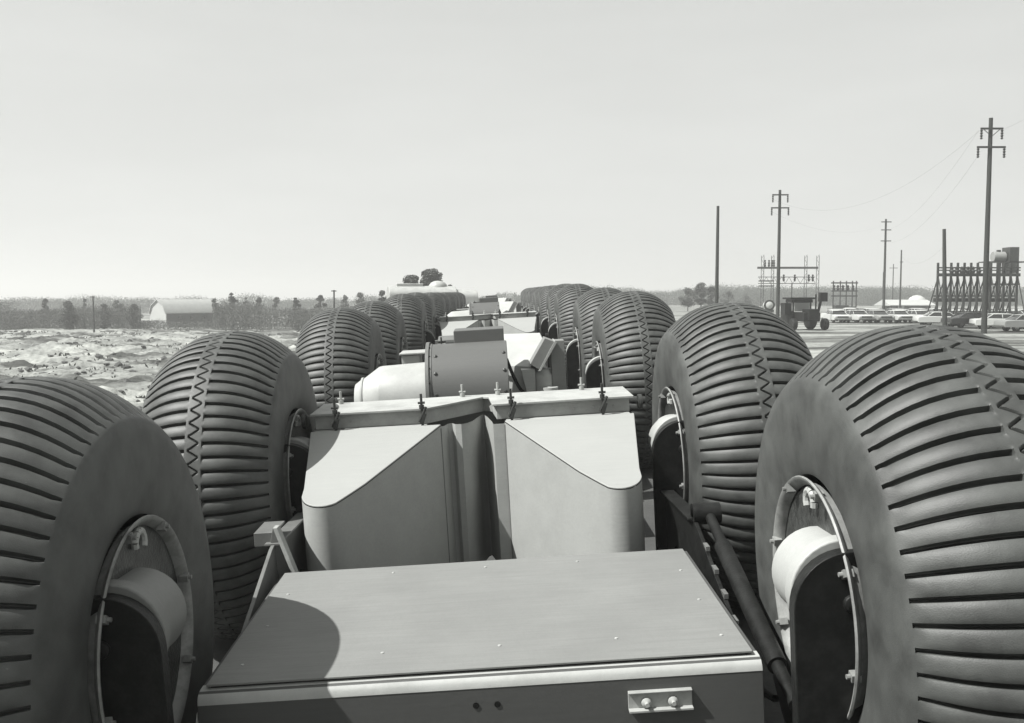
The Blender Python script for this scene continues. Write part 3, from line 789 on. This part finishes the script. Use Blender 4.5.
# ------------------------------------------------------------------ parked cars
def make_car(kind):
    e = empty('parked_car', (0, 0, 0))
    # local: front towards -y, length 5.2, width 1.9
    paint = {0: M['carw'], 1: M['carg'], 2: M['card']}[kind]
    W = .95
    def shell(prof, wlow, whigh, zlo, zhi):
        m = MB(); n = len(prof); vs = []
        secs = [(-1, .0), (-.9, 1), (.9, 1), (1, .0)]
        for s, full in secs:
            for y, z in prof:
                t = (z-zlo)/(zhi-zlo); ww = wlow+(whigh-wlow)*t
                zz = z if full else zlo+(z-zlo)*.93
                yy = y if full else y*.985
                vs.append((s*ww, yy, zz))
        fs = []
        for j in range(3):
            for i in range(n): fs.append((j*n+i, j*n+(i+1) % n, (j+1)*n+(i+1) % n, (j+1)*n+i))
        fs += [tuple(range(n))[::-1], tuple(range(3*n, 4*n))]
        return m.add(vs, fs)
    body = [(-2.55, .36), (-2.62, .6), (-2.58, .80), (-2.3, .90), (-1.0, .96), (1.3, .98), (2.2, .96), (2.62, .90), (2.66, .6), (2.6, .36)]
    bd = shell(body, .96, .93, .36, .98).build('body', paint, e, bevel=.02)
    gh = [(-1.05, .97), (-.45, 1.36), (1.05, 1.36), (1.75, .97)]
    shell(gh, .84, .66, .97, 1.36).build('windows', M['glass'], e, smooth=30)
    rf = [(-.52, 1.35), (-.40, 1.41), (.4, 1.44), (1.0, 1.41), (1.14, 1.35)]
    shell(rf, .70, .66, 1.35, 1.44).build('roof', paint, e, bevel=.02)
    for s in (-1, 1):
        for ya_, yb_, w_ in ((-.98, -.46, .03), (1.66, 1.06, .045), (.3, .3, .03)):
            m = MB(); bar(m, (s*.80, ya_, .98), (s*.67, yb_, 1.37), w_); m.build('pillar', paint, e)
    for y, nm in ((-2.68, 'front_bumper'), (2.72, 'rear_bumper')):
        m = MB(); m.box((0, y, .45), (1.86, .1, .15)); m.build(nm, M['chrome'], e, bevel=.03)
    m = MB(); m.box((0, -2.625, .68), (1.2, .03, .2)); m.build('grille', M['steel'], e)
    for s in (-1, 1):
        m = MB(); m.lathe((s*.74, -2.60, .69), (0, -1, 0), [(0, .11), (.05, .1), (.07, 0)], 12); m.build('headlight', M['lamp'], e)
        for y in (-1.65, 1.6):
            m = MB(); m.lathe((s*.80, y, .33), (s, 0, 0), [(-.12, .2), (-.12, .31), (-.08, .335), (.09, .335), (.12, .31), (.12, .2)], 20)
            wt = m.build('wheel', M['black'], e, smooth=40)
            m = MB(); m.lathe((s*.80, y, .33), (s, 0, 0), [(.10, .2), (.13, .17), (.145, 0)], 16); m.build('hubcap', M['chrome'], wt)
    return e
protos = [make_car(k) for k in range(3)]
used = [False]*3
kname = ['white', 'grey', 'dark']
def ordn(i): return ['first', 'second', 'third', 'fourth', 'fifth', 'sixth', 'seventh', 'eighth', 'ninth', 'tenth', 'eleventh', 'twelfth'][i]
def put(kind, x, y, rz, label, group):
    c = protos[kind] if not used[kind] else copy_tree(protos[kind]); used[kind] = True
    c.location = (x, y, ground(x, y)); c.rotation_euler = (0, 0, rz); tag(c, label, 'car', group)
rowA = [0, 0, 1, 0, 0, 2, 0, 0, 1, 0]
for i, k in enumerate(rowA):
    D = 108; x = (838-512)/F*D+i*2.22+rnd.uniform(-.15, .15)
    put(k, x, D+rnd.uniform(-.4, .4), R(rnd.uniform(-6, 6)), f'{kname[k]} sedan facing the viewer, {ordn(i)} from the left in the front row of parked cars', 'front row of parked cars')
rowB = [0, 2, 1, 0, 1, 2, 0, 0, 1, 0]
for i, k in enumerate(rowB):
    D = 117; x = (836-512)/F*D+i*2.5+rnd.uniform(-.4, .4)
    put(k, x, D+rnd.uniform(-.6, .6), R(180+rnd.uniform(-8, 8)), f'{kname[k]} sedan seen from behind, {ordn(i)} from the left in the middle row of parked cars', 'middle row of parked cars')
rowC = [0, 0, 1, 0, 0, 2, 0, 0, 1]
for i, k in enumerate(rowC):
    D = 128; x = (850-512)/F*D+i*2.9+rnd.uniform(-.4, .4)
    put(k, x, D+rnd.uniform(-.6, .6), R(rnd.uniform(-8, 8)), f'{kname[k]} sedan facing the viewer, {ordn(i)} from the left in the farthest row of parked cars', 'farthest row of parked cars')
for i, (px, D, k, a) in enumerate([(942, 96, 0, 84), (972, 90, 2, 95), (1003, 86, 0, 80), (853, 137, 0, 88), (1030, 80, 1, 90)]):
    lab = ['white sedan parked side-on at the right end of the front row', 'dark sedan side-on just right of the leaning pole', 'white sedan side-on below the tallest pole at the right edge',
           'white sedan side-on behind the left end of the car rows', 'grey sedan side-on at the far right edge, nearest of the parked cars'][i]
    put(k, (px-512)/F*D, D, R(a), lab, 'cars parked side-on')

# ------------------------------------------------------------------ dark tractor and small drum-ended trailer
def make_tractor():
    M = dict(globals()['M']); M['card'] = M['black']
    D = 84; x = (802-512)/F*D; e = empty('tractor', (x, D, ground(x, D)), R(8))
    for s in (-1, 1):
        m = MB(); m.lathe((s*.95, .6, .8), (1, 0, 0), [(-.22, .3), (-.25, .7), (-.15, .8), (.15, .8), (.25, .7), (.22, .3)], 28); m.build('rear_wheel', M['black'], e, smooth=50)
        m = MB(); m.lathe((s*1.25, -1.2, .45), (1, 0, 0), [(-.15, .2), (-.18, .4), (-.1, .45), (.1, .45), (.18, .4), (.15, .2)], 24); m.build('front_wheel', M['black'], e, smooth=50)
    m = MB(); m.box((0, -.4, 1.0), (1.3, 2.6, .7)); m.box((0, -1.4, 1.2), (.8, 1.2, .8)); m.build('engine_body', M['card'], e, bevel=.05)
    m = MB()
    for sx in (-1, 1):
        for y in (.1, 1.2): m.box((sx*.7, y, 1.75), (.1, .1, 1.2))
    m.box((0, .65, 1.28), (1.5, 1.2, .1)); cb = m.build('cab_frame', M['card'], e)
    m = MB(); m.box((0, .08, 1.75), (1.2, .02, .7)); m.build('cab_window', M['tank'], cb)
    m = MB(); m.box((0, .65, 2.4), (2.0, 1.6, .14)); m.box((.0, .6, 2.2), (1.7, 1.2, .25)); m.build('cab_roof', M['card'], e, bevel=.04)
    m = MB(); m.tube((.5, -1.2, 1.5), (.5, -1.2, 2.7), .06, n=10); m.build('exhaust', M['card'], e)
    m = MB(); m.box((-1.25, .2, 1.6), (.5, .8, .9)); m.build('tool_box', M['card'], e)
    m = MB(); m.tube((1.3, .2, 1.0), (1.5, -.2, 2.7), .1, n=10); m.box((1.55, -.2, 2.5), (.6, .4, .7)); m.build('hoist', M['card'], e, bevel=.03)
    e.scale = (1.15,)*3
    tag(e, 'dark tractor with a square cab, left of the parked cars past the second right tyre', 'tractor')
    D = 118; x = (767.5-512)/F*D; e = empty('tank_trailer', (x, D, ground(x, D)))
    m = MB(); m.lathe((0, 0, 1.9), (0, 1, 0), [(-.85, .0), (-.82, .3), (-.75, .44), (.7, .44), (.8, 0)], 24); m.build('tank', M['white'], e, smooth=50)
    m = MB(); m.lathe((0, -.74, 1.9), (0, 1, 0), [(0, .45), (0, .66), (.25, .66), (.25, .45)], 24, closed=True); m.build('end_ring', M['steel'], e)
    m = MB(); m.box((0, 0, 1.2), (1.0, 1.8, .3)); m.build('bed', M['steel'], e)
    for s in (-1, 1):
        m = MB(); m.lathe((s*.6, 0, .45), (1, 0, 0), [(-.12, .2), (-.12, .45), (.12, .45), (.12, .2)], 20); m.build('wheel', M['black'], e)
    tag(e, 'small trailer with a white-ended tank in a dark ring under the switchyard frame', 'trailer')
make_tractor()

# ------------------------------------------------------------------ vegetation
def leaves(mb_v, mb_f, c, r, n, size, rr, flat=.7):
    for _ in range(n):
        d = Vector((rr.gauss(0, 1), rr.gauss(0, 1), rr.gauss(0, 1))).normalized()*r*(rr.random()**.38)
        p = Vector((c[0]+d.x, c[1]+d.y, c[2]+d.z*flat))
        u = Vector((rr.gauss(0, 1), rr.gauss(0, 1), rr.gauss(0, 1))).normalized(); w = u.orthogonal().normalized()
        s = size*rr.uniform(.5, 1.3); o = len(mb_v)
        mb_v += [p-u*s, p+w*s*.55, p+u*s, p-w*s*.55]; mb_f.append((o, o+1, o+2, o+3))
def quick_mesh(name, v, f, mat, parent=None):
    me = bpy.data.meshes.new(name); me.from_pydata([tuple(p) for p in v], [], f); me.materials.append(mat)
    o = bpy.data.objects.new(name, me); col.objects.link(o)
    if parent: o.parent = parent
    return o
def make_tree(x, y, h, cw, label, mat='leaf', seed=1, bare=.45, group=None, dens=1.0, cat='tree'):
    rr = random.Random(seed); g = ground(x, y); e = empty('tree', (x, y, g))
    t = MB(); top = Vector((rr.uniform(-.3, .3), 0, h*.82)); r0 = max(.12, h*.025)
    t.tube((0, 0, -.3), top*.5, r0, r0*.7, n=10); t.tube(top*.5, top, r0*.7, r0*.25, n=8)
    V = []; Fc = []
    ncl = int(16*dens)+6
    for i in range(ncl):
        zz = h*(bare+(1-bare)*rr.random())
        rad = cw*.5*math.sin(math.pi*min(1, max(.12, (zz/h-bare)/(1-bare)*.8+.15)))
        a = rr.uniform(0, 6.28); q = rad*rr.uniform(.2, .85)
        c = Vector((q*math.cos(a), q*math.sin(a), zz*.95))
        st = Vector((0, 0, min(zz*.75, top.z*.9)))
        t.tube(st, c, r0*.3, r0*.08, n=5)
        leaves(V, Fc, c, cw*rr.uniform(.13, .24), int(110*dens), h*.022, rr)
    t.build('trunk', M['bark'], e, smooth=60)
    quick_mesh('crown', V, Fc, M[mat], e)
    tag(e, label, cat, group)
    return e
def tree_px(px, topy, D, wpx, label, seed, **k):
    p = px_at(px, topy, D); g = ground(p.x, D); make_tree(p.x, D, p.z-g, wpx/F*D, label, seed=seed, **k)
tree_px(431, 269, 125, 32, 'tallest round-crowned pine beyond the far left tyres', 11, bare=.15, dens=3.0)
tree_px(412, 273, 122, 32, 'dark pine just left of the tallest one beyond the left tyres', 12, bare=.15, dens=3.0)
tree_px(450, 284, 130, 11, 'small low tree right of the two tall pines', 13)
tree_px(472, 289, 140, 9, 'tiny tree near the far end of the train', 14)
tree_px(382, 290, 150, 11, 'small tree behind the pole-high edge of the fourth left tyre', 15)
tree_px(232, 292, 175, 10, 'tree with a round top standing above the brush right of the barn', 16, bare=.6)
tree_px(259, 297, 178, 9, 'low rounded tree in the brush between the barn and the thin pole', 17)
tree_px(296, 296, 172, 10, 'tree breaking the brush line left of the paired trees', 18)
tree_px(320, 294, 170, 13, 'broad tree beside the thin pole over the third left tyre', 19)
tree_px(68, 301, 150, 20, 'dark bushy tree in the brush left of the lone thin pole', 20, bare=.1, dens=1.6)
tree_px(133, 304, 152, 16, 'dark bushy tree between the lone pole and the barn', 21, bare=.1, dens=1.4)
tree_px(104, 303, 152, 14, 'dark bushy tree just right of the lone pole', 22, bare=.1, dens=1.2)
for q_, (px_, ty_, w_) in enumerate([(45, 298, 12), (84, 297, 9), (118, 298, 13), (215, 297, 11), (246, 296, 9), (276, 296, 12), (345, 293, 12), (360, 292, 14)]):
    tree_px(px_, ty_, 160+3*q_, w_, ['small tree at the far left end of the brush', 'thin tree just left of the lone pole', 'ragged tree between the lone pole and the barn', 'tree close behind the right end of the barn', 'slender tree right of the round-topped one', 'bushy tree midway along the brush right of the barn', 'small tree right of the thin pole, over the third left tyre', 'ragged tree above the gap between the third and fourth left tyres'][q_], 50+q_, bare=.2, dens=.7, mat='brush')
tree_px(701, 282, 200, 17, 'tallest tree of the clump left of the plain pole', 23, bare=.3, dens=1.5)
tree_px(688, 288, 205, 20, 'broad tree at the left of the clump near the plain pole', 24, bare=.25, dens=1.4)
tree_px(712, 286, 198, 17, 'tree directly behind the plain pole', 25, bare=.25, dens=1.4)
tree_px(728, 291, 215, 18, 'low tree right of the plain pole', 26, bare=.2)
tree_px(745, 293, 230, 18, 'low tree between the plain pole and the switchyard frame', 27, bare=.2)
def thicket(name, segs, dens, size, mat, label, seed, depth=12, gaps=()):
    g = np.random.default_rng(seed); VV = []
    for (x0, x1, y0, y1, h0, h1) in segs:
        n = int(abs(x1-x0)*dens); K = int(abs(x1-x0)*2)+2
        tx = np.linspace(x0, x1, K); ty = np.linspace(y0, y1, K)+depth*.5
        hn = np.array([.80+.30*nz(x, seed, .045, 4)+.26*nz(x, seed, .16, 8)+.22*max(0, nz(x, seed, .5, 2)) for x in tx])
        gn = np.array([ground(x, y) for x, y in zip(tx, ty)])
        t = g.random(n); # uneven density: bushes with gaps between
        x = x0+(x1-x0)*t; y = y0+(y1-y0)*t+g.random(n)*depth
        dn = np.array([nz(a_, seed+9, .22, 3) for a_ in tx]); keep = g.random(n) < np.clip(.75+1.2*np.interp(t, np.linspace(0, 1, K), dn), .25, 1)
        hh = (h0+(h1-h0)*t)*np.interp(t, np.linspace(0, 1, K), hn)*(1+.08*g.standard_normal(n))
        z = np.interp(t, np.linspace(0, 1, K), gn)+hh*g.random(n)**.8-.1
        for ga, gb, ycut, hmax in gaps: keep &= ~((x/y > ga) & (x/y < gb) & (y < ycut) & (z-np.interp(t, np.linspace(0, 1, K), gn) > hmax))
        P = np.stack([x, y, z], 1)[keep]; n = len(P)
        U = g.standard_normal((n, 3))*(.5, .5, 1); U /= np.linalg.norm(U, axis=1)[:, None]
        W = np.cross(U, g.standard_normal((n, 3))); W /= np.linalg.norm(W, axis=1)[:, None]
        S = size*g.uniform(.5, 1.5, (n, 1))
        VV.append(np.stack([P-U*S, P+W*S*.4, P+U*S, P-W*S*.4], 1).reshape(-1, 3))
    V = np.concatenate(VV); n = len(V)
    me = bpy.data.meshes.new(name); me.vertices.add(n); me.vertices.foreach_set('co', V.ravel().astype(np.float32))
    me.loops.add(n); me.loops.foreach_set('vertex_index', np.arange(n, dtype=np.int32)); me.polygons.add(n//4)
    me.polygons.foreach_set('loop_start', np.arange(0, n, 4, dtype=np.int32)); me.update(calc_edges=True); me.materials.append(mat)
    o = bpy.data.objects.new(name, me); col.objects.link(o); tag(o, label, 'brush', kind='stuff'); return o
thicket('brush', [(-95, -30, 150, 150, 4.5, 4.1), (-30, -5, 150, 140, 4.2, 4.4), (-260, -95, 150, 170, 4.6, 4.6)], 2600, .105, M['brush'], 'dry brush and saplings along the far edge of the sandy field at left', 41, 14, gaps=[(-.39, -.315, 172, 1.3)])
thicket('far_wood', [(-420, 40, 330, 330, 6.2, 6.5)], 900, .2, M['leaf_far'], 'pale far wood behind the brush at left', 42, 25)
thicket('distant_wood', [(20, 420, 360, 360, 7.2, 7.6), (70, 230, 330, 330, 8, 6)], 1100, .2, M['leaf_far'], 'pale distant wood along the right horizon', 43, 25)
# low weeds and clods in the sand
rr = random.Random(5); V = []; Fc = []
for _ in range(900):
    y = rr.uniform(22, 140); x = -rr.uniform(.13, .62)*y-4
    if nz(x, y*2.4, .12, 30) < .02: continue
    g = ground(x, y)
    for _ in range(rr.randint(4, 14)):
        p = Vector((x+rr.gauss(0, .35), y+rr.gauss(0, .25), g+rr.uniform(0, .22))); u = Vector((rr.gauss(0, .5), rr.gauss(0, .5), 1)).normalized(); w = u.orthogonal().normalized()
        s = rr.uniform(.06, .18); o = len(V); V += [p-u*s, p+w*s*.4, p+u*s, p-w*s*.4]; Fc.append((o, o+1, o+2, o+3))
o = quick_mesh('weeds', V, Fc, M['weed']); tag(o, 'low dry weeds and clods scattered over the churned sand', 'weeds', kind='stuff')

g = np.random.default_rng(3); V = []; Fc = []
ico = [(0, 0, 1), (.9, 0, .4), (.28, .85, .4), (-.72, .53, .4), (-.72, -.53, .4), (.28, -.85, .4), (.72, .53, -.4), (-.28, .85, -.4), (-.9, 0, -.4), (-.28, -.85, -.4), (.72, -.53, -.4)]
icf = [(0, 1, 2), (0, 2, 3), (0, 3, 4), (0, 4, 5), (0, 5, 1), (1, 6, 2), (2, 7, 3), (3, 8, 4), (4, 9, 5), (5, 10, 1), (2, 6, 7), (3, 7, 8), (4, 8, 9), (5, 9, 10), (1, 10, 6)]
for _ in range(5200):
    y = 14+126*g.random()**.8; x = -g.uniform(.10, .66)*y-3.5
    q = nz(x*.5, y*2.4, .14, 20)
    if abs(q) > .2+.12*g.random(): continue
    sz = .05+.24*g.random()**3; a = g.uniform(0, 6.28); gz = ground(x, y); o = len(V)
    for vx, vy, vz in ico:
        k = sz*g.uniform(.65, 1.3); V.append((x+k*1.3*(vx*math.cos(a)-vy*math.sin(a)), y+k*(vx*math.sin(a)+vy*math.cos(a)), gz+sz*.15+k*vz*.75))
    Fc += [(i+o, j+o, k+o) for i, j, k in icf]
o = quick_mesh('clods', V, Fc, M['clod']); tag(o, 'broken clods of dark earth lying along the churned ridges', 'clods', kind='stuff')

# ------------------------------------------------------------------ light
SUN_EL = 52; SUN_AZ = -107          # azimuth of the sun seen from above, from +Y towards +X
az = R(SUN_AZ); el = R(SUN_EL)
sd = Vector((math.sin(az)*math.cos(el), math.cos(az)*math.cos(el), math.sin(el)))
ld = bpy.data.lights.new('sun', 'SUN'); ld.energy = 5.0; ld.angle = R(.5); ld.color = (1, .99, .965)
lo = bpy.data.objects.new('sun', ld); col.objects.link(lo); lo.rotation_euler = sd.to_track_quat('Z', 'Y').to_euler()
w = bpy.data.worlds.new('World'); sc.world = w; w.use_nodes = True
nt = w.node_tree; N = nt.nodes; L = nt.links; bg = N['Background']
sky = N.new('ShaderNodeTexSky'); sky.sky_type = 'NISHITA'; sky.sun_disc = False; sky.sun_elevation = el; sky.sun_rotation = az
sky.dust_density = 1; sky.air_density = 1.0
bw = N.new('ShaderNodeRGBToBW'); L.new(sky.outputs[0], bw.inputs[0])       # the photograph is black and white
pw = N.new('ShaderNodeMath'); pw.operation = 'POWER'; pw.inputs[1].default_value = .18; L.new(bw.outputs[0], pw.inputs[0])
tcs = N.new('ShaderNodeTexCoord'); mps = N.new('ShaderNodeMapping'); mps.inputs['Scale'].default_value = (1, 1, 5)
L.new(tcs.outputs['Generated'], mps.inputs[0])
nn = N.new('ShaderNodeTexNoise'); nn.inputs['Scale'].default_value = 2.2; nn.inputs['Detail'].default_value = 6; L.new(mps.outputs[0], nn.inputs['Vector'])
mr = N.new('ShaderNodeMapRange'); mr.inputs['From Min'].default_value = .45; mr.inputs['From Max'].default_value = .8; mr.inputs['To Min'].default_value = 1; mr.inputs['To Max'].default_value = 1.1
L.new(nn.outputs['Fac'], mr.inputs['Value'])
ml = N.new('ShaderNodeMath'); ml.operation = 'MULTIPLY'; g5 = N.new('ShaderNodeMath'); g5.operation = 'MULTIPLY'; g5.inputs[1].default_value = 2.0; L.new(pw.outputs[0], g5.inputs[0]); L.new(g5.outputs[0], ml.inputs[0]); L.new(mr.outputs[0], ml.inputs[1])
sc3 = N.new('ShaderNodeVectorMath'); sc3.operation = 'SCALE'; sc3.inputs[0].default_value = (.985, 1.0, .975); L.new(ml.outputs[0], sc3.inputs['Scale'])
L.new(sc3.outputs[0], bg.inputs['Color']); SKY_NODE = sc3
bg.inputs['Strength'].default_value = .15
vs_ = sc.view_settings; vs_.view_transform = 'Standard'; vs_.look = 'None'; vs_.gamma = 1; vs_.use_curve_mapping = False; vs_.exposure = .9
sc.cycles.max_bounces = 5; sc.cycles.diffuse_bounces = 2; sc.cycles.use_denoising = True

# ------------------------------------------------------------------ air: pale even haze round the whole scene
hm = bpy.data.meshes.new('haze'); x0, x1, y0, y1, z0, z1 = -2600, 2600, -500, 5200, -6, 40
hm.from_pydata([(x, y, z) for x in (x0, x1) for y in (y0, y1) for z in (z0, z1)], [], [(0, 1, 3, 2), (4, 6, 7, 5), (0, 4, 5, 1), (2, 3, 7, 6), (0, 2, 6, 4), (1, 5, 7, 3)])
ho = bpy.data.objects.new('haze', hm); col.objects.link(ho); ho['kind'] = 'stuff'; ho['label'] = 'thin pale haze in the air over the whole field'; ho['category'] = 'haze'
m = bpy.data.materials.new('haze'); m.use_nodes = True; nt = m.node_tree; N = nt.nodes; L = nt.links
N.remove(N['Principled BSDF']); pv = N.new('ShaderNodeVolumePrincipled'); pv.inputs['Density'].default_value = .0011; pv.inputs['Color'].default_value = (.97, .98, .96, 1); pv.inputs['Anisotropy'].default_value = .2
L.new(pv.outputs[0], N['Material Output'].inputs['Volume']); hm.materials.append(m)
sc.cycles.volume_bounces = 0
